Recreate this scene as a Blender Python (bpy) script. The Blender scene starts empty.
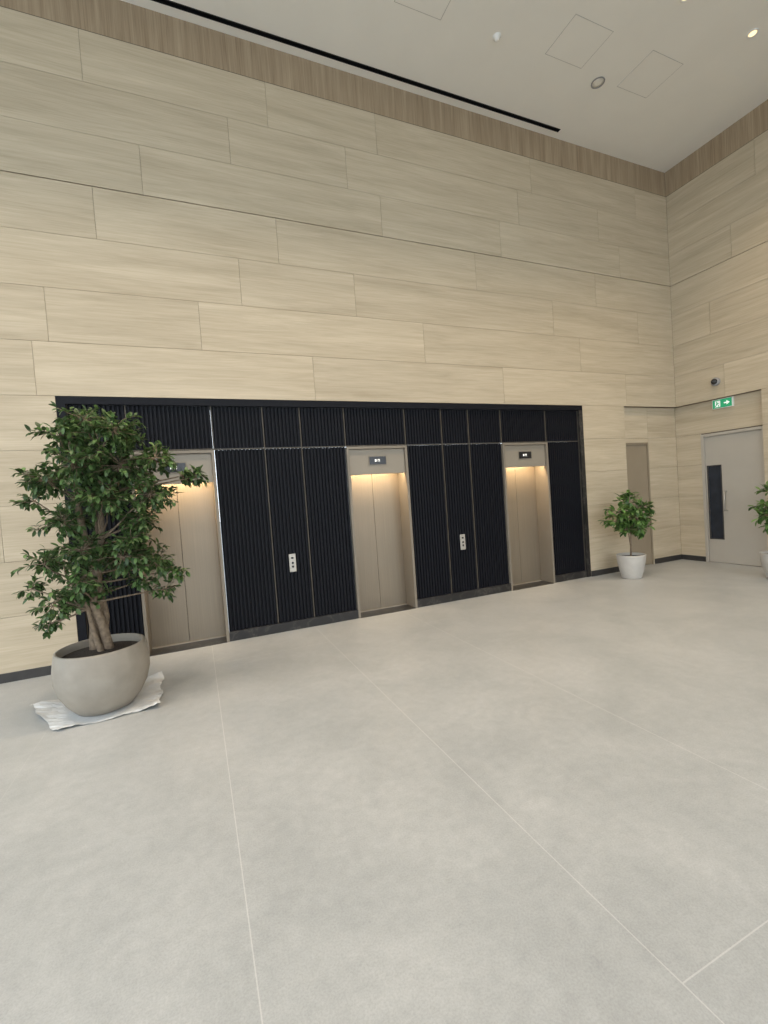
import bpy, math, random
from mathutils import Vector, Matrix
random.seed(7)
COL=bpy.context.scene.collection

# ------------------------------------------------------------------ materials
def newmat(name):
    m=bpy.data.materials.new(name); m.use_nodes=True
    nt=m.node_tree; b=nt.nodes['Principled BSDF']
    return m,nt,b
def N(nt,t,**kw):
    n=nt.nodes.new(t)
    for k,v in kw.items(): setattr(n,k,v)
    return n
def math_(nt,op,a,b=None,c=None):
    n=N(nt,'ShaderNodeMath',operation=op)
    for i,v in enumerate((a,b,c)):
        if v is None: continue
        if isinstance(v,(int,float)): n.inputs[i].default_value=v
        else: nt.links.new(v,n.inputs[i])
    return n.outputs[0]
def ramp(nt,fac,stops):
    r=N(nt,'ShaderNodeValToRGB')
    while len(r.color_ramp.elements)<len(stops): r.color_ramp.elements.new(0.5)
    for e,(p,c) in zip(r.color_ramp.elements,stops):
        e.position=p; e.color=(c[0],c[1],c[2],1)
    nt.links.new(fac,r.inputs[0]); return r.outputs[0]
def mix(nt,f,a,b,mode='MIX'):
    n=N(nt,'ShaderNodeMix',data_type='RGBA',blend_type=mode)
    for s,v in ((n.inputs[0],f),(n.inputs[6],a),(n.inputs[7],b)):
        if hasattr(v,'links') : nt.links.new(v,s)
        elif isinstance(v,(int,float)): s.default_value=v
        else: s.default_value=(v[0],v[1],v[2],1)
    return n.outputs[2]
def noise(nt,vec,scale,detail=4,rough=.55,dist=0):
    n=N(nt,'ShaderNodeTexNoise'); n.inputs['Scale'].default_value=scale
    n.inputs['Detail'].default_value=detail; n.inputs['Roughness'].default_value=rough
    n.inputs['Distortion'].default_value=dist
    if vec is not None: nt.links.new(vec,n.inputs['Vector'])
    return n.outputs[0]
def mapping(nt,sc,vec=None):
    mp=N(nt,'ShaderNodeMapping'); mp.inputs['Scale'].default_value=sc
    if vec is None: vec=N(nt,'ShaderNodeTexCoord').outputs['Object']
    nt.links.new(vec,mp.inputs['Vector']); return mp.outputs[0]
def bump(nt,b,h,s=.2,d=.01):
    n=N(nt,'ShaderNodeBump'); n.inputs['Strength'].default_value=s; n.inputs['Distance'].default_value=d
    nt.links.new(h,n.inputs['Height']); nt.links.new(n.outputs[0],b.inputs['Normal'])

def simple(name,col,rough=.5,metal=0,var=.08,scale=8,bmp=0,spec=.5,mp=(1,1,1)):
    m,nt,b=newmat(name)
    f=noise(nt,mapping(nt,mp),scale,5)
    lo=[c*(1-var) for c in col]; hi=[min(1,c*(1+var)) for c in col]
    nt.links.new(ramp(nt,f,[(.3,lo),(.7,hi)]),b.inputs['Base Color'])
    b.inputs['Roughness'].default_value=rough; b.inputs['Metallic'].default_value=metal
    b.inputs['Specular IOR Level'].default_value=spec
    if bmp: bump(nt,b,f,bmp)
    return m
def emis(name,col,st):
    m,nt,b=newmat(name)
    b.inputs['Base Color'].default_value=(*col,1)
    b.inputs['Emission Color'].default_value=(*col,1); b.inputs['Emission Strength'].default_value=st
    return m

def wood(name,lo,hi,vertical=False):
    m,nt,b=newmat(name)
    at=N(nt,'ShaderNodeAttribute',attribute_name='var')
    tc=N(nt,'ShaderNodeTexCoord').outputs['Object']
    off=N(nt,'ShaderNodeVectorMath',operation='SCALE'); nt.links.new(at.outputs['Color'],off.inputs[0]); off.inputs['Scale'].default_value=37.0
    add=N(nt,'ShaderNodeVectorMath',operation='ADD'); nt.links.new(tc,add.inputs[0]); nt.links.new(off.outputs[0],add.inputs[1])
    v=add.outputs[0]
    if vertical:
        s1=(12,12,.5); s2=(45,45,.8)
    else:
        s1=(.5,.5,6); s2=(1.3,1.3,50)
    n1=noise(nt,mapping(nt,s1,v),1.2,6,.65,.5)
    n2=noise(nt,mapping(nt,s2,v),1.6,3,.6)
    c=ramp(nt,n1,[(.30,lo),(.5,[(a+c_)/2 for a,c_ in zip(lo,hi)]),(.70,hi)])
    streak=ramp(nt,n2,[(.30,(.82,.80,.76) if not vertical else (.62,.58,.54)),(.58,(1,1,1))])
    c=mix(nt,.6,c,streak,'MULTIPLY')
    br=math_(nt,'MULTIPLY_ADD',at.outputs['Fac'],.09,.94)
    hsv=N(nt,'ShaderNodeHueSaturation'); nt.links.new(c,hsv.inputs['Color']); nt.links.new(br,hsv.inputs['Value'])
    nt.links.new(hsv.outputs[0],b.inputs['Base Color'])
    b.inputs['Roughness'].default_value=.5; b.inputs['Specular IOR Level'].default_value=.3
    bump(nt,b,n2,.05,.003)
    return m

M_wood=wood('oak_veneer',(.455,.375,.262),(.60,.508,.372))
M_woodv=wood('oak_fin_band',(.30,.22,.14),(.45,.35,.235),True)
M_gap=simple('shadow_gap',(.17,.135,.095),.8)
M_groove=simple('panel_groove',(.52,.49,.44),.8)
M_paint=simple('ceiling_paint',(.88,.84,.765),.8,var=.015,scale=2)
M_black=simple('black_slot',(.006,.006,.007),.6)
M_blackpanel=simple('black_stained_fluted_timber',(.0040,.0045,.0075),.55,var=.25,scale=20,spec=.2)
M_bronze=simple('bronze_trim',(.10,.085,.065),.6,.3,var=.08)
M_taupe=simple('taupe_metal',(.23,.195,.15),.5,.2,var=.03,scale=3)
M_header=simple('taupe_header',(.29,.25,.195),.5,.2,var=.03,scale=3)
M_leafd=simple('lift_door_metal',(.25,.208,.155),.36,.45,var=.06,scale=2,mp=(45,45,.6))
M_steel=simple('steel_plate',(.46,.43,.38),.4,.5,var=.04)
M_disp=simple('display_black',(.012,.012,.014),.2)
M_white=simple('white_plastic',(.85,.83,.78),.45,var=.02)
M_glyph=emis('display_glyph',(1,.98,.92),.45)
M_base=simple('dark_baseboard',(.035,.032,.03),.45,var=.2)
M_greydoor=simple('grey_door_lacquer',(.42,.38,.32),.5,var=.03,scale=2)
M_tandoor=simple('tan_door_lacquer',(.28,.225,.155),.5,var=.05,scale=2)
M_glass=simple('dark_glazing',(.02,.025,.035),.08,var=.2)
M_green=emis('sign_green',(.02,.36,.16),.2)
M_signw=emis('sign_white',(.85,.95,.88),.3)
M_pot=simple('greige_concrete',(.31,.272,.22),.7,var=.12,scale=5,bmp=.15)
M_pot2=simple('pale_concrete',(.50,.465,.415),.65,var=.08,scale=6,bmp=.1)
M_soil=simple('potting_soil',(.035,.024,.016),.95,var=.5,scale=60,bmp=.8)
M_bark=simple('bark',(.20,.145,.095),.85,var=.35,scale=30,bmp=.5)
M_sheet=simple('protective_paper',(.60,.60,.585),.7,var=.08,scale=9)
M_frame=simple('facade_aluminium',(.12,.12,.12),.4,.5)
M_lamp=emis('warm_lamp',(1,.72,.40),3)
M_lampc=emis('downlight_lens',(1,.74,.40),1.6)
M_lens=simple('dome_smoke',(.03,.03,.03),.12)
M_ring=simple('camera_grey',(.30,.29,.28),.5)

def marble():
    m,nt,b=newmat('black_marble')
    v=mapping(nt,(1,1,1)); n=noise(nt,v,2.2,8,.6,1.6)
    a=math_(nt,'ABSOLUTE',math_(nt,'SUBTRACT',n,.5))
    nt.links.new(ramp(nt,a,[(0,(.09,.08,.07)),(.008,(.03,.028,.026)),(.05,(.016,.015,.015))]),b.inputs['Base Color'])
    b.inputs['Roughness'].default_value=.3
    return m
M_marble=marble()

def leafmat(name,lo,hi):
    m,nt,b=newmat(name)
    at=N(nt,'ShaderNodeAttribute',attribute_name='var')
    c=ramp(nt,at.outputs['Fac'],[(0,lo),(.7,hi),(1,[min(1,h*1.7) for h in hi])])
    nt.links.new(c,b.inputs['Base Color']); b.inputs['Roughness'].default_value=.40
    b.inputs['Specular IOR Level'].default_value=.45
    tr=N(nt,'ShaderNodeBsdfTranslucent'); nt.links.new(c,tr.inputs['Color'])
    ms=N(nt,'ShaderNodeMixShader'); ms.inputs[0].default_value=.25
    nt.links.new(b.outputs[0],ms.inputs[1]); nt.links.new(tr.outputs[0],ms.inputs[2])
    nt.links.new(ms.outputs[0],nt.nodes['Material Output'].inputs['Surface'])
    return m
M_leaf=leafmat('ficus_leaf',(.030,.060,.020),(.095,.160,.050))
M_leaf2=leafmat('broad_leaf',(.04,.095,.022),(.13,.23,.06))

def floormat():
    m,nt,b=newmat('stone_floor')
    tc=N(nt,'ShaderNodeTexCoord').outputs['Object']
    n1=noise(nt,mapping(nt,(1,1,1),tc),1.3,8,.65,.4)
    n2=noise(nt,mapping(nt,(1,1,1),tc),14,6,.7)
    n3=noise(nt,mapping(nt,(1,1,1),tc),120,3,.7)
    c=ramp(nt,n1,[(.3,(.385,.396,.388)),(.7,(.495,.500,.486))])
    c=mix(nt,.8,c,ramp(nt,n2,[(.3,(.80,.80,.81)),(.7,(1.0,1.0,1.0))]),'MULTIPLY')
    c=mix(nt,.6,c,ramp(nt,n3,[(.32,(.74,.74,.74)),(.6,(1,1,1))]),'MULTIPLY')
    s=N(nt,'ShaderNodeSeparateXYZ'); nt.links.new(tc,s.inputs[0])
    u=math_(nt,'DIVIDE',math_(nt,'SUBTRACT',s.outputs[0],.075),1.31)
    fu=math_(nt,'FRACT',u); col=math_(nt,'FLOOR',u)
    dx=math_(nt,'MULTIPLY',math_(nt,'MINIMUM',fu,math_(nt,'SUBTRACT',1.0,fu)),1.31)
    par=math_(nt,'FLOORED_MODULO',col,2.0)
    w=math_(nt,'DIVIDE',math_(nt,'ADD',math_(nt,'ADD',s.outputs[1],5.0),math_(nt,'MULTIPLY',math_(nt,'SUBTRACT',1.0,par),1.05)),5.3)
    fw=math_(nt,'FRACT',w)
    dy=math_(nt,'MULTIPLY',math_(nt,'MINIMUM',fw,math_(nt,'SUBTRACT',1.0,fw)),5.3)
    d=math_(nt,'MINIMUM',dx,dy)
    j=math_(nt,'LESS_THAN',d,.0025)
    inn=math_(nt,'COMPARE',u,1.0,1.2)
    amt=math_(nt,'MULTIPLY_ADD',inn,.20,.08)
    c=mix(nt,math_(nt,'MULTIPLY',j,amt),c,(.82,.80,.76))
    nt.links.new(c,b.inputs['Base Color'])
    nt.links.new(ramp(nt,n2,[(.3,(.34,.34,.34)),(.7,(.48,.48,.48))]),b.inputs['Roughness'])
    b.inputs['Specular IOR Level'].default_value=.5
    bump(nt,b,n3,.05,.002)
    return m
M_floor=floormat()

# ------------------------------------------------------------------ mesh builder
class MB:
    def __init__(s): s.v=[];s.f=[];s.m=[];s.var=[];s.mats=[];s.sm=[]
    def mi(s,mat):
        if mat not in s.mats: s.mats.append(mat)
        return s.mats.index(mat)
    def face(s,idx,mat,var=.5,smooth=False):
        s.f.append(idx); s.m.append(s.mi(mat)); s.var.append(var); s.sm.append(smooth)
    def box(s,x0,x1,y0,y1,z0,z1,mat,var=.5):
        n=len(s.v)
        s.v+=[(x,y,z) for z in (z0,z1) for y in (y0,y1) for x in (x0,x1)]
        for q in ((0,2,3,1),(4,5,7,6),(0,1,5,4),(2,6,7,3),(0,4,6,2),(1,3,7,5)):
            s.face([n+i for i in q],mat,var)
    def grid(s,rows,mat,smooth=True,closed=False,var=.5):
        n=len(s.v);w=len(rows[0])
        for r in rows: s.v+=r
        for i in range(len(rows)-1):
            for j in range(w if closed else w-1):
                k=(j+1)%w
                s.face([n+i*w+j,n+i*w+k,n+(i+1)*w+k,n+(i+1)*w+j],mat,var,smooth)
    def lathe(s,cx,cy,prof,mat,seg=48,var=.5):
        rows=[[(cx+r*math.cos(2*math.pi*k/seg),cy+r*math.sin(2*math.pi*k/seg),z) for k in range(seg)] for r,z in prof]
        s.grid(rows,mat,True,True,var)
    def tube(s,pts,rad,mat,seg=8):
        rows=[]
        for i,p in enumerate(pts):
            p=Vector(p); a=Vector(pts[max(i-1,0)]); b=Vector(pts[min(i+1,len(pts)-1)])
            d=(b-a); d=d.normalized() if d.length>1e-6 else Vector((0,0,1))
            x=d.cross(Vector((.3,.9,.1))).normalized(); y=d.cross(x)
            r=rad[i]
            rows.append([tuple(p+x*r*math.cos(2*math.pi*k/seg)+y*r*math.sin(2*math.pi*k/seg)) for k in range(seg)])
        s.grid(rows,mat,True,True)
        n=len(s.v); s.face(list(range(n-seg,n)),mat)
    def obj(s,name,parent=None,loc=None,bevel=0):
        me=bpy.data.meshes.new(name); me.from_pydata(s.v,[],s.f)
        for mt in s.mats: me.materials.append(mt)
        for p,mi_,sm in zip(me.polygons,s.m,s.sm): p.material_index=mi_; p.use_smooth=sm
        at=me.attributes.new('var','FLOAT_COLOR','CORNER')
        buf=[]
        for p,v in zip(me.polygons,s.var):
            buf+= [v,v,v,1]*p.loop_total
        at.data.foreach_set('color',buf)
        me.update()
        o=bpy.data.objects.new(name,me); COL.objects.link(o)
        if loc: o.location=loc
        if parent: o.parent=parent
        if bevel:
            bv=o.modifiers.new('bevel','BEVEL'); bv.width=bevel; bv.segments=2; bv.limit_method='ANGLE'
        return o
def empty(name,loc=(0,0,0)):
    e=bpy.data.objects.new(name,None); e.empty_display_size=.1; e.location=loc; COL.objects.link(e); return e

# ------------------------------------------------------------------ dimensions
XL,XR=-6.0,8.977; YB=-13.0
ZT,ZF,ZJ,ZB,ZC=3.064,2.44,5.438,7.16,7.634
DL,DR=-1.31,6.48
PX=7.52; PZ=3.07
rows=[(.0,.69),(.69,1.28),(1.28,1.88),(1.88,2.47),(2.47,ZT),(ZT,3.657),(3.657,4.25),(4.25,4.844),(4.844,ZJ),(ZJ,6.012),(6.012,6.586),(6.586,ZB)]
seams={5:[-4.5,-1.475,1.636,4.79,7.6],6:[-3.1,-1.319,.247,3.369,6.5],7:[-3.9,-1.9,.767,2.315,5.92,8.0],8:[-2.8,-.774,1.28,4.38,6.95],
 9:[-3.3,-.258,2.806,4.9,7.6],10:[-4.2,-1.8,.769,2.32,5.3,7.1],11:[-3.8,-.769,1.275,2.81,5.6,8.1],0:[-4,-2.4],1:[-3.1],2:[-4.4,-1.9],3:[-3.2],4:[-4.1,-2.1]}
G=.0018
def panel_row(mb,axis,plane,th,a0,a1,cuts,z0,z1,g_top=G,g_bot=G,mat=None):
    cs=[a0]+sorted([c for c in cuts if a0+.12<c<a1-.12])+[a1]
    for p,q in zip(cs,cs[1:]):
        v=random.random()
        if axis=='x': mb.box(p+G,q-G,plane,plane+th,z0+g_bot,z1-g_top,mat or M_wood,v)
        else: mb.box(plane,plane+th,p+G,q-G,z0+g_bot,z1-g_top,mat or M_wood,v)

# back (lift) wall
mb=MB()
for i,(z0,z1) in enumerate(rows):
    gt=.009 if z1 in (ZJ,) else G
    if z0>=ZT: panel_row(mb,'x',0,.02,XL,XR,seams[i],z0,z1,gt)
    else:
        panel_row(mb,'x',0,.02,XL,DL,seams[i],z0,z1,gt)
        panel_row(mb,'x',0,.02,DR,PX,[],z0,z1,gt)
mb.box(XL,XR+.3,.018,.3,ZT+.002,ZB,M_gap)
mb.box(XL,DL-.002,.018,.3,0,ZT,M_gap)
mb.box(DR+.002,PX-.002,.018,.3,0,ZT,M_gap)
# recessed bay on the right of the pier
RY=.08
for (z0,z1) in rows[:5]:
    panel_row(mb,'x',RY,.02,8.24,XR+.08,[],z0,z1)
    if z1>2.39: panel_row(mb,'x',RY,.02,PX,8.24,[],max(z0,2.385),z1)
mb.box(PX,XR+.1,RY+.1,.4,0,PZ,M_gap); mb.box(8.24,XR+.1,RY+.018,.2,0,PZ,M_gap); mb.box(PX,8.24,RY+.018,.2,2.385,PZ,M_gap)
# fin band at the top
mb.box(XL,XR,.012,.3,ZB,ZC,M_woodv)
mb.box(XL,XR,.004,.3,ZB+.0,ZB+.012,M_gap)
mb.obj('wall_back')

# right wall
mb=MB()
seamr={5:[-2.9,-.9],6:[-1.7,-4],7:[-3.2,-.7],8:[-2.2],9:[-1.1,-4],10:[-2.6],11:[-1.5,-3.9]}
for i,(z0,z1) in enumerate(rows):
    gt=.009 if z1 in (ZJ,) else G
    if z0>=ZT: panel_row(mb,'y',XR,.02,YB,0,seamr[i]+[-6,-9],z0,z1,gt)
    else: panel_row(mb,'y',XR,.02,YB,-1.46,[-3.5-i*.4,-6,-9],z0,z1,gt)
mb.box(XR+.018,XR+.4,YB,.1,ZT+.002,ZB,M_gap)
mb.box(XR+.018,XR+.4,YB,-1.46-.002,0,ZT,M_gap)
RX=XR+.08
D0,D1=-1.39,-.45
for (z0,z1) in rows[:5]:
    if z0<2.4: panel_row(mb,'y',RX,.02,D1+.05,RY,[],z0,z1)
    if z1>2.47: panel_row(mb,'y',RX,.02,-1.46,RY,[],max(z0,2.47),z1)
mb.box(RX+.018,RX+.3,D1+.05,.4,0,ZT,M_gap); mb.box(RX+.018,RX+.3,-1.46,D1+.05,2.45,ZT,M_gap); mb.box(RX+.12,RX+.3,-1.46,D1+.05,0,2.45,M_gap)
mb.box(XR+.012,XR+.4,YB,.1,ZB,ZC,M_woodv); mb.box(XR+.004,XR+.3,YB,.1,ZB,ZB+.012,M_gap)
mb.obj('wall_right')

# floor / ceiling
mb=MB(); mb.box(XL-.3,XR+.5,YB-.3,.5,-.2,0,M_floor); mb.obj('floor')
mb=MB()
SY0,SY1,SX=-.170,-.105,6.15
mb.box(XL-.3,XR+.5,YB-.3,SY0,ZC,ZC+.3,M_paint)
mb.box(XL-.3,XR+.5,SY1,.4,ZC,ZC+.3,M_paint)
mb.box(SX,XR+.5,SY0,SY1,ZC,ZC+.3,M_paint)
mb.box(XL-.3,SX,SY0,SY1,ZC+.12,ZC+.3,M_black)
mb.obj('ceiling')
mb=MB()
mb.box(XL,SX,SY0,SY0+.006,ZC-.004,ZC+.12,M_black); mb.box(XL,SX,SY1-.006,SY1,ZC-.004,ZC+.12,M_black)
mb.box(XL,SX,SY0+.03,SY0+.04,ZC+.02,ZC+.12,M_black); mb.box(SX-.006,SX,SY0,SY1,ZC-.004,ZC+.12,M_black)
mb.obj('ceiling_slot_diffuser')

# baseboards
mb=MB(); mb.box(XL,DL,-.012,.0,0,.10,M_base); mb.box(DR+.001,PX,-.012,.0,0,.10,M_base); mb.box(8.26,RX,RY-.012,RY,0,.10,M_base); mb.obj('baseboard_back')
mb=MB(); mb.box(RX-.012,RX,D1+.05,RY-.012,0,.10,M_base); mb.box(XR-.012,XR,YB,-1.46,0,.10,M_base); mb.obj('baseboard_right')

# ------------------------------------------------------------------ fluted black cladding
mb=MB()
FY=.045
def fluted(x0,x1,z0,z1):
    n=max(1,round((x1-x0)/.046)); p=(x1-x0)/n
    prof=[]
    for k in range(n):
        a=x0+k*p
        prof+=[(a+.0,FY+.018),(a+p*.18,FY+.018),(a+p*.34,FY),(a+p*.84,FY)]
    prof.append((x1,FY+.018))
    mb.grid([[(x,y,z0) for x,y in prof],[(x,y,z1) for x,y in prof]],M_blackpanel,False)
    mb.box(x0,x1,FY+.02,FY+.06,z0,z1,M_blackpanel)
C=[-.18,2.50,5.18]; HW=.47
B=.085
TOP=ZT-.085
segs=[(DL+B,C[0]-HW)]
trims=[DL+B,C[0]-HW]
for a,b in ((C[0]+HW,C[1]-HW),(C[1]+HW,C[2]-HW)):
    segs+=[(a,a+.625),(a+.625,b-.625),(b-.625,b)]; trims+=[a,a+.625,b-.625,b]
segs+=[(C[2]+HW,DR-B)]; trims+=[C[2]+HW,DR-B]
for a,b in segs:
    fluted(a+.008,b-.008,.12,ZF-.01); fluted(a+.008,b-.008,ZF+.012,TOP-.005)
for c in C: fluted(c-HW+.008,c+HW-.008,ZF+.012,TOP-.005)
for t in trims: 
    isd=any(abs(abs(t-c)-HW)<.001 for c in C)
    mb.box(t-.005,t+.005,FY-.008,FY+.05,(ZF if isd else .12),TOP,M_bronze)
for a,b in segs: mb.box(a,b,FY-.006,FY+.05,ZF-.005,ZF+.005,M_bronze)
for c in C: mb.box(c-HW,c+HW,FY-.006,FY+.05,ZF-.001,ZF+.010,M_bronze)
mb.obj('wall_lift_surround')
# stone border + plinth
mb=MB()
mb.box(DL,DR,.004,.3,TOP,ZT-.003,M_blackpanel)
mb.box(DL,DL+B,.004,.3,0,TOP,M_blackpanel); mb.box(DR-B,DR,.004,.3,0,TOP,M_marble)
for a,b in segs: mb.box(a,b,FY-.03,.3,0,.12,M_marble)
mb.obj('trim_1')

# ------------------------------------------------------------------ lifts
for c in C:
    e=empty('elevator',(c,0,0))
    def part(name,boxes,bev=.002):
        m=MB()
        for bx in boxes: m.box(*bx)
        return m.obj(name,e,bevel=bev)
    y1=.36
    part('door_frame',[(-HW,-HW+.035,.01,y1,0,ZF-.01,M_taupe),(HW-.035,HW,.01,y1,0,ZF-.01,M_taupe),(-HW+.035,HW-.035,.01,y1,ZF-.045,ZF-.01,M_taupe)])
    part('header_panel',[(-HW+.037,HW-.037,.05,.07,2.03,ZF-.047,M_header),(-HW+.037,HW-.037,.07,.085,2.03,2.045,M_header),(-HW+.037,HW-.037,.29,.35,2.2,ZF-.047,M_header)])
    part('leaf_left',[(-HW+.036,-.002,y1-.04,y1-.01,.012,2.24,M_leafd)])
    part('leaf_right',[(.002,HW-.036,y1-.04,y1-.01,.012,2.24,M_leafd)])
    part('shaft_back',[(-HW,HW,y1,y1+.05,0,ZF,M_black)],0)
    part('threshold',[(-HW+.036,HW-.036,.0,y1-.08,.0,.006,M_marble),(-HW+.036,HW-.036,y1-.08,y1,.0,.009,M_steel)],0)
    m=MB(); m.box(-.14,.14,.042,.05,2.16,2.295,M_taupe); m.box(-.128,.128,.038,.043,2.172,2.283,M_disp)
    m.box(-.045,-.02,.035,.038,2.21,2.245,M_glyph); m.box(.0,.008,.035,.038,2.21,2.245,M_glyph); m.box(.022,.030,.035,.038,2.21,2.245,M_glyph); m.box(.0,.030,.035,.038,2.239,2.245,M_glyph)
    m.obj('floor_indicator',e)
    m=MB(); m.box(-HW+.06,HW-.06,.088,.12,2.113,2.125,M_lamp); m.obj('light_strip',e)
    L=bpy.data.lights.new('lift_downlight','AREA'); L.shape='RECTANGLE'; L.size=.80; L.size_y=.04; L.energy=11.5; L.color=(1,.74,.44)
    lo=bpy.data.objects.new('lift_downlight',L); COL.objects.link(lo); lo.parent=e; lo.location=(0,.11,2.105)
    lo.rotation_euler=(math.radians(15),0,0)

for x in (1.16,3.84):
    e=empty('elevator_call_panel',(x,.034,.90))
    m=MB(); m.box(-.045,.045,-.014,0.0,-.12,.12,M_steel); m.obj('faceplate',e,bevel=.003)
    m=MB()
    for z in (-.05,.0): 
        n=16
        m.grid([[(r*math.cos(2*math.pi*k/n),-.018 if r<.018 else -.013,z+r*math.sin(2*math.pi*k/n)) for k in range(n)] for r in (.015,.0125,.0001)],M_disp,False,True)
    m.box(-.016,.016,-.016,-.0135,.055,.078,M_disp)
    m.obj('buttons',e)

# ------------------------------------------------------------------ doors
e=empty('door_1',(PX,RY,0))   # narrow tan door in the back bay
m=MB(); w=8.24-PX
m.box(0,.03,-.0,.1,0,2.38,M_tandoor); m.box(w-.03,w,0,.1,0,2.38,M_tandoor); m.box(.03,w-.03,0,.1,2.35,2.38,M_tandoor); m.obj('frame',e,bevel=.002)
m=MB(); m.box(.034,w-.034,.02,.07,.008,2.346,M_tandoor); m.obj('leaf',e,bevel=.002)
m=MB(); m.tube([(.09,.02,1.02),(.09,-.04,1.02),(.20,-.04,1.02)],[.01,.01,.01],M_steel); m.obj('lever_handle',e)

e=empty('door_2',(RX,0,0))
m=MB(); m.box(-.012,.10,D0-.07,D0-.02,0,2.45,M_greydoor); m.box(-.012,.10,D1,D1+.05,0,2.45,M_greydoor); m.box(-.012,.10,D0-.02,D1,2.40,2.45,M_greydoor); m.obj('frame',e,bevel=.003)
g0,g1,gz0,gz1=-.72,-.49,.46,1.84
m=MB(); m.box(.02,.07,D0-.016,g0,.008,2.396,M_greydoor); m.box(.02,.07,g1,D1-.004,.008,2.396,M_greydoor)
m.box(.02,.07,g0,g1,.008,gz0,M_greydoor); m.box(.02,.07,g0,g1,gz1,2.396,M_greydoor); m.obj('leaf',e)
m=MB(); m.box(.035,.05,g0,g1,gz0,gz1,M_glass)
for a,b,c_,d in ((g0-.012,g0+.006,gz0-.012,gz1+.012),(g1-.006,g1+.012,gz0-.012,gz1+.012),(g0,g1,gz0-.012,gz0+.006),(g0,g1,gz1-.006,gz1+.012)): m.box(.014,.022,a,b,c_,d,M_base)
m.obj('vision_panel',e)
m=MB(); m.tube([(.02,-.80,1.0),(-.05,-.80,1.0),(-.05,-.80,1.35),(.02,-.80,1.35)],[.011]*4,M_steel); m.obj('pull_handle',e)

# exit sign
e=empty('exit_sign',(RX-.05,-.83,2.965))
m=MB(); m.box(0,.05,-.17,.17,-.085,.085,M_white); m.obj('housing',e,bevel=.004)
m=MB(); m.box(-.003,.0,-.16,.16,-.075,.075,M_green); m.obj('green_face',e)
m=MB()
def poly(pts,x=-.0045):
    n=len(m.v); m.v+=[(x,-a,b) for a,b in pts]; m.face(list(range(n,n+len(pts))),M_signw)
poly([(-.12,-.055),(-.03,-.055),(-.03,.055),(-.12,.055)])
poly([(.03,-.012),(.08,-.012),(.08,.012),(.03,.012)]); poly([(.075,-.04),(.13,0),(.075,.04)])
m.obj('arrow_pictogram',e)
m=MB()
def polyg(pts,x=-.006):
    n=len(m.v); m.v+=[(x,-a-.01,b*.85) for a,b in pts]; m.face(list(range(n,n+len(pts))),M_green)
polyg([(-.10+.013*math.cos(k*.785),.043+.013*math.sin(k*.785)) for k in range(8)])
polyg([(-.105,.025),(-.08,.028),(-.088,-.015),(-.11,-.015)]); polyg([(-.11,-.012),(-.09,-.012),(-.118,-.055),(-.132,-.05)]); polyg([(-.10,-.008),(-.088,-.014),(-.06,-.03),(-.062,-.058),(-.075,-.058),(-.075,-.036)]); polyg([(-.085,.026),(-.055,.005),(-.06,-.002),(-.09,.012)])
m.obj('running_man',e)
# dome camera
e=empty('security_camera',(XR,-.76,3.37))
m=MB(); n=24
def latheX(prof,mat):
    m.grid([[(-x,r*math.cos(2*math.pi*k/n),r*math.sin(2*math.pi*k/n)) for k in range(n)] for r,x in prof],mat,True,True)
latheX([(.075,0),(.075,.03),(.068,.045),(.052,.05)],M_ring); m.obj('base_ring',e)
m=MB(); latheX([(.052,.048),(.05,.07),(.038,.092),(.02,.103),(.001,.106)],M_lens); m.obj('dome',e)

# ------------------------------------------------------------------ ceiling fittings
for x0,x1,y0,y1 in ((4.95,5.6,-1.65,-1.12),(6.38,7.0,-1.65,-1.08),(2.7,3.33,-1.65,-1.03)):
    m=MB(); m.box(x0,x1,y0,y1,ZC-.004,ZC+.001,M_paint)
    for a in (x0-.008,x1+.002): m.box(a,a+.006,y0-.008,y1+.008,ZC-.0025,ZC,M_groove)
    for a in (y0-.008,y1+.002): m.box(x0-.008,x1+.008,a,a+.006,ZC-.0025,ZC,M_groove)
    m.obj('ceiling_access_panel')
m=MB(); m.lathe(4.15,-1.09,[(.055,ZC),(.055,ZC-.012),(.035,ZC-.02),(.03,ZC-.05),(.015,ZC-.06),(.0005,ZC-.06)],M_white,24); m.obj('smoke_detector')
m=MB()
rows_=[]
for i in range(33):
    a=2*math.pi*i/32
    rows_.append([(6.03+(.09+.008*math.cos(t))*math.cos(a),-1.03+(.09+.008*math.cos(t))*math.sin(a),ZC-.010+.008*math.sin(t)) for t in [k*math.pi/4 for k in range(8)]])
m.grid(rows_,M_ring,True,True)
m.lathe(6.03,-1.03,[(.078,ZC),(.078,ZC-.006),(.03,ZC-.01),(.0005,ZC-.012)],M_paint,24); m.obj('ceiling_speaker')
for i in range(9):
    x=7.49-i*1.37
    e=empty('recessed_downlight',(x,-2.28,ZC))
    m=MB(); m.lathe(0,0,[(.07,.0),(.07,-.008),(.048,-.008),(.046,-.001)],M_white,24); m.obj('trim_ring',e)
    m=MB(); m.lathe(0,0,[(.046,-.003),(.0005,-.003)],M_lampc,24); m.obj('lens',e)
    L=bpy.data.lights.new('downlight_beam','SPOT'); L.energy=330; L.color=(1,.80,.58); L.spot_size=math.radians(100); L.spot_blend=1; L.shadow_soft_size=.06
    lo=bpy.data.objects.new('downlight_beam',L); COL.objects.link(lo); lo.parent=e; lo.location=(0,0,-.02)

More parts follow.
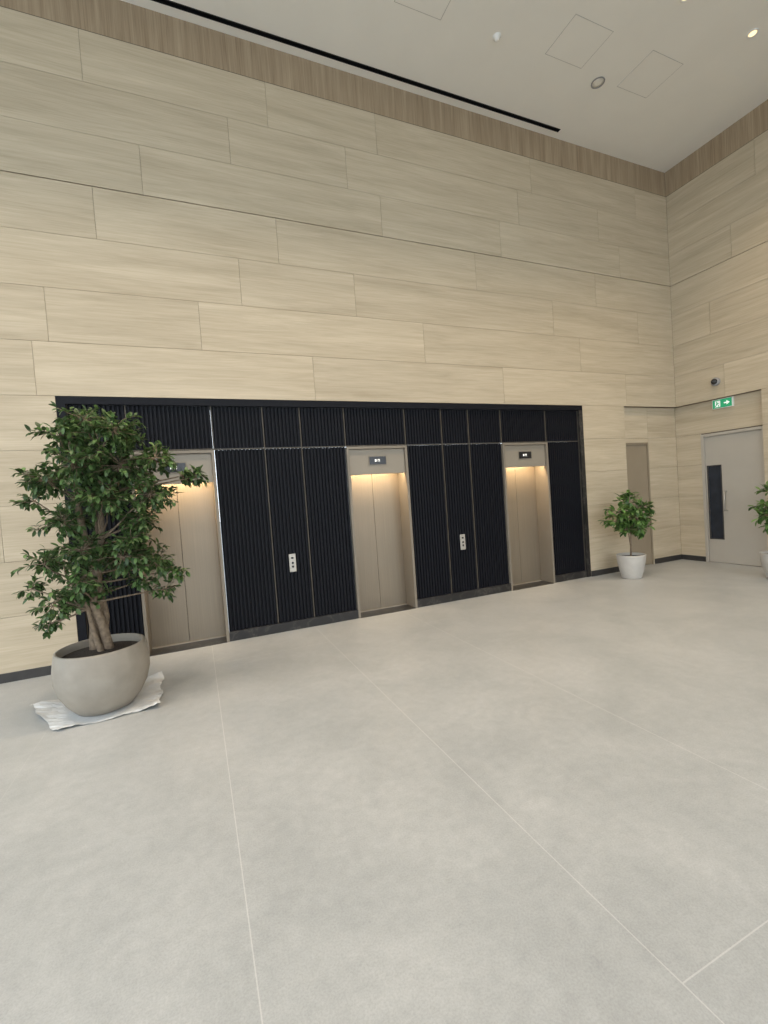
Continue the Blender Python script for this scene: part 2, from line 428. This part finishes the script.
# ------------------------------------------------------------------ glazed facades (behind and left of the viewpoint)
def facade(name,axis):
    e=empty(name); m=MB()
    if axis=='y':
        n=10; xs=[XL+(XR-XL)*k/n for k in range(n+1)]
        for x in xs: m.box(x-.03,x+.03,YB-.08,YB+.08,0,ZC,M_frame)
        for z in (0.03,2.6,5.1,ZC-.04): m.box(XL,XR,YB-.05,YB+.05,z-.03,z+.03,M_frame)
    else:
        n=8; ys=[YB+(0-YB)*k/n for k in range(n+1)]
        for y in ys[:-1]: m.box(XL-.08,XL+.08,y-.03,y+.03,0,ZC,M_frame)
        for z in (0.03,2.6,5.1,ZC-.04): m.box(XL-.05,XL+.05,YB,0,z-.03,z+.03,M_frame)
    m.obj('mullions',e)
facade('window_1','y'); facade('window_2','x')
mb=MB(); mb.box(-60,60,-60,60,-.35,-.22,simple('pavement',(.40,.40,.38),.9)); mb.obj('ground')

# ------------------------------------------------------------------ plants
def leaf(m,base,d,up,L,W,mat,fold=.25,droop=.25):
    d=d.normalized(); s=d.cross(up)
    if s.length<1e-3: s=d.cross(Vector((1,0,0)))
    s.normalize(); n=s.cross(d).normalized()
    v=random.random(); k=len(m.v)
    st=[(0,.03),(.3,.8),(.6,1),(.85,.6),(1,.02)]
    for t,w in st:
        c=base+d*(L*t)-n*(L*droop*t*t)
        m.v+=[tuple(c+s*(W/2*w)+n*(W*fold*w/2)),tuple(c),tuple(c-s*(W/2*w)+n*(W*fold*w/2))]
    for i in range(len(st)-1):
        a=k+i*3
        m.face([a,a+1,a+4,a+3],mat,v,True); m.face([a+1,a+2,a+5,a+4],mat,v,True)
def rv(): 
    while True:
        v=Vector((random.uniform(-1,1),random.uniform(-1,1),random.uniform(-1,1)))
        if .1<v.length<1: return v
def clump(ml,mw,c,r,ntw,nl,L,W,mat,flat=.75):
    c=Vector(c)
    for _ in range(ntw):
        d=rv().normalized(); d.z=d.z*flat+.1
        ln=r*random.uniform(.6,1.08)
        e=c+d*ln; e.z-=.08*ln
        mid=c+d*ln*.5+rv()*.02
        mw.tube([tuple(c),tuple(mid),tuple(e)],[.004,.003,.0015],M_bark,4)
        for i in range(nl):
            t=.3+.75*(i+random.random()*.6)/nl
            p=c.lerp(mid,t*2) if t<.5 else mid.lerp(e,min(1,(t-.5)*2))
            dd=(d*.7+rv()*.9); dd.z-=.15
            leaf(ml,p,dd,Vector((0,0,1))+rv()*.5,L*random.uniform(.7,1.15),W*random.uniform(.8,1.1),mat)
def curve(a,b,n=6,wob=.03):
    a=Vector(a);b=Vector(b);pts=[]
    ph=random.random()*6
    for i in range(n+1):
        t=i/n; p=a.lerp(b,t); p.x+=wob*math.sin(ph+t*5)*math.sin(math.pi*t); p.y+=wob*math.cos(ph+t*4)*math.sin(math.pi*t); pts.append(tuple(p))
    return pts

# big ficus
TX,TY=-.86,-1.30
e=empty('potted_ficus_tree',(TX,TY,0))
m=MB(); m.lathe(0,0,[(.0005,.004),(.20,.004),(.225,.012),(.29,.09),(.345,.19),(.372,.30),(.375,.38),(.365,.46),(.352,.535),(.348,.55),(.335,.555),(.322,.548),(.32,.48),(.32,.45)],M_pot,64); m.obj('planter_bowl',e)
m=MB(); m.lathe(0,0,[(.322,.485),(.2,.505),(.08,.525),(.0005,.53)],M_soil,40); m.obj('soil',e)
# clump layout in a plane through the trunk: (x, z, radius)
def P(px,py): return ((px-100)*.0084+.175, 0, 2.69-(py-410)*.0089)
cl=[(86,426,24),(64,444,24),(112,438,28),(75,470,36),(115,472,36),(148,466,22),(172,484,16),(186,486,12),(50,484,24),(34,502,14),(95,503,32),(140,503,26),(60,524,24),(128,528,22),
(42,562,22),(75,552,28),(110,562,28),(138,572,22),(24,586,12),(48,600,22),(80,598,18),(146,602,16),(36,622,12),(156,584,14),(118,545,22),(70,580,24),(125,590,16)]
ml=MB(); mw=MB()
trunks=[[(-.05,.02,.48),(-.03,0,.75),(.03,.02,1.0),(0,.0,1.25),(-.05,.02,1.5),(-.08,0,1.85),(-.06,0,2.2)],
        [(.07,-.03,.48),(.04,-.05,.72),(-.02,-.04,.95),(.03,-.03,1.2),(.08,0,1.5),(.1,.03,1.9),(.12,.03,2.2)],
        [(.0,.08,.48),(.05,.06,.8),(.02,.05,1.1),(.05,.08,1.45),(.02,.1,1.9)],
        [(.02,-.08,.48),(-.03,-.08,.7),(-.06,-.05,.9),(-.15,-.08,1.15)]]
for t,r in zip(trunks,(.048,.042,.034,.026)):
    mw.tube(t,[r*(1-.65*i/len(t)) for i in range(len(t))],M_bark,10)
nodes=[Vector(p) for t in trunks for p in t[2:]]
for px,py,r in cl:
    rr=r*.0086
    for s_ in ((-1,1) if r>=20 else (0,)):
        c=Vector(P(px,py)); c.y=s_*random.uniform(.07,.26)
        below=[q for q in nodes if q.z<c.z-.03] or nodes
        q=min(below,key=lambda q:(q-c).length)
        mw.tube(curve(q,c,5,.02),[.011,.010,.008,.007,.006,.005],M_bark,6)
        clump(ml,mw,c,rr,max(9,int(20*(r/24)**2)),11,.066,.032,M_leaf)
mw.obj('trunk_and_branches',e); ml.obj('foliage',e)

# protective sheet under planter (crumpled)
m=MB(); nn=26; rws=[]; rs=random.Random(4)
A,Bc,Cc,Dc=Vector((-1.50,-1.02,0)),Vector((-1.15,-1.66,0)),Vector((-.40,-1.62,0)),Vector((-.43,-.82,0))
for i in range(nn+1):
    u_=i/nn; r_=[]
    for j in range(nn+1):
        v_=j/nn
        p=(A.lerp(Dc,u_)).lerp(Bc.lerp(Cc,u_),v_)
        dist=math.hypot(p.x-TX,p.y-TY)
        lift=max(0,dist-.26)**1.3*(.11+.07*math.sin(u_*15+v_*6)+.05*math.sin(v_*19-u_*4))
        cr=rs.uniform(0,.009)*min(1,max(0,dist-.24)*6)
        r_.append((p.x+.014*math.sin(v_*13)+rs.uniform(-.004,.004),p.y+.014*math.sin(u_*11)+rs.uniform(-.004,.004),.002+max(0,lift)+cr))
    rws.append(r_)
m.grid(rws,M_sheet,False)
o=m.obj('protective_sheet'); sd=o.modifiers.new('thick','SOLIDIFY'); sd.thickness=.0015; sd.offset=1

# smaller potted plants
def small(x,y,scale=1,sd=1):
    random.seed(sd)
    e=empty('potted_shrub',(x,y,0)); k=1.13
    m=MB(); m.lathe(0,0,[(r*k,z) for r,z in [(.0005,0),(.135,0),(.14,.01),(.165,.12),(.19,.27),(.203,.38),(.205,.40),(.195,.405),(.185,.395),(.18,.35)]],M_pot2,48); m.obj('planter',e)
    m=MB(); m.lathe(0,0,[(.206,.36),(.1,.37),(.0005,.375)],M_soil,24); m.obj('soil',e)
    mw=MB(); ml=MB()
    mw.tube([(0,0,.36),(.01,0,.55),(-.01,.01,.75),(0,0,.95)],[.018,.015,.013,.01],M_bark,8)
    mw.tube([(.03,.02,.36),(.04,.02,.6),(.07,.03,.9)],[.012,.01,.008],M_bark,8)
    for cx,cy,cz,r in ((0,0,1.30,.21),(-.22,.0,1.14,.21),(.2,-.05,1.16,.20),(.05,.1,1.05,.2),(-.05,-.2,1.02,.2),(-.36,-.05,1.0,.18),(.33,.0,1.02,.17),(0,0,.86,.2),(.12,-.15,1.2,.18),(-.2,-.08,.84,.16),(.2,-.05,.82,.15)):
        c=Vector((cx*scale,cy*scale,.4+(cz-.4)*scale))
        mw.tube(curve((0,0,.85),c,4,.02),[.008,.007,.006,.005,.004],M_bark,6)
        clump(ml,mw,c,r*scale,10,8,.11,.055,M_leaf2)
    mw.obj('stems',e); ml.obj('foliage',e)
small(6.88,-.50,1.02,3)
small(8.27,-1.96,1.03,5)

# ------------------------------------------------------------------ world, camera
w=bpy.data.worlds.new('sky'); bpy.context.scene.world=w; w.use_nodes=True
nt=w.node_tree; bg=nt.nodes['Background']
tc=N(nt,'ShaderNodeTexCoord'); s=N(nt,'ShaderNodeSeparateXYZ'); nt.links.new(tc.outputs['Generated'],s.inputs[0])
nt.links.new(ramp(nt,math_(nt,'MULTIPLY_ADD',s.outputs[2],.5,.5),[(.40,(.58,.57,.55)),(.52,(.86,.935,1.0)),(1,(.66,.82,1.0))]),bg.inputs['Color'])
bg.inputs['Strength'].default_value=3.35

cd=bpy.data.cameras.new('camera'); co=bpy.data.objects.new('camera',cd); COL.objects.link(co)
cd.sensor_fit='HORIZONTAL'; cd.sensor_width=36; cd.lens=449.6*36/768; cd.clip_start=.05
yaw,pit,rol=.3987,-.0352,-.0701
fw=Vector((math.sin(yaw)*math.cos(pit),math.cos(yaw)*math.cos(pit),math.sin(pit)))
r=Vector((math.cos(yaw),-math.sin(yaw),0)); u=r.cross(fw)
r2=r*math.cos(rol)+u*math.sin(rol); u2=-r*math.sin(rol)+u*math.cos(rol)
mt=Matrix((r2,u2,-fw)).transposed().to_4x4(); mt.translation=Vector((0,-5.994,1.705))
co.matrix_world=mt
sc=bpy.context.scene; sc.camera=co
sc.view_settings.view_transform='Standard'; sc.view_settings.exposure=0
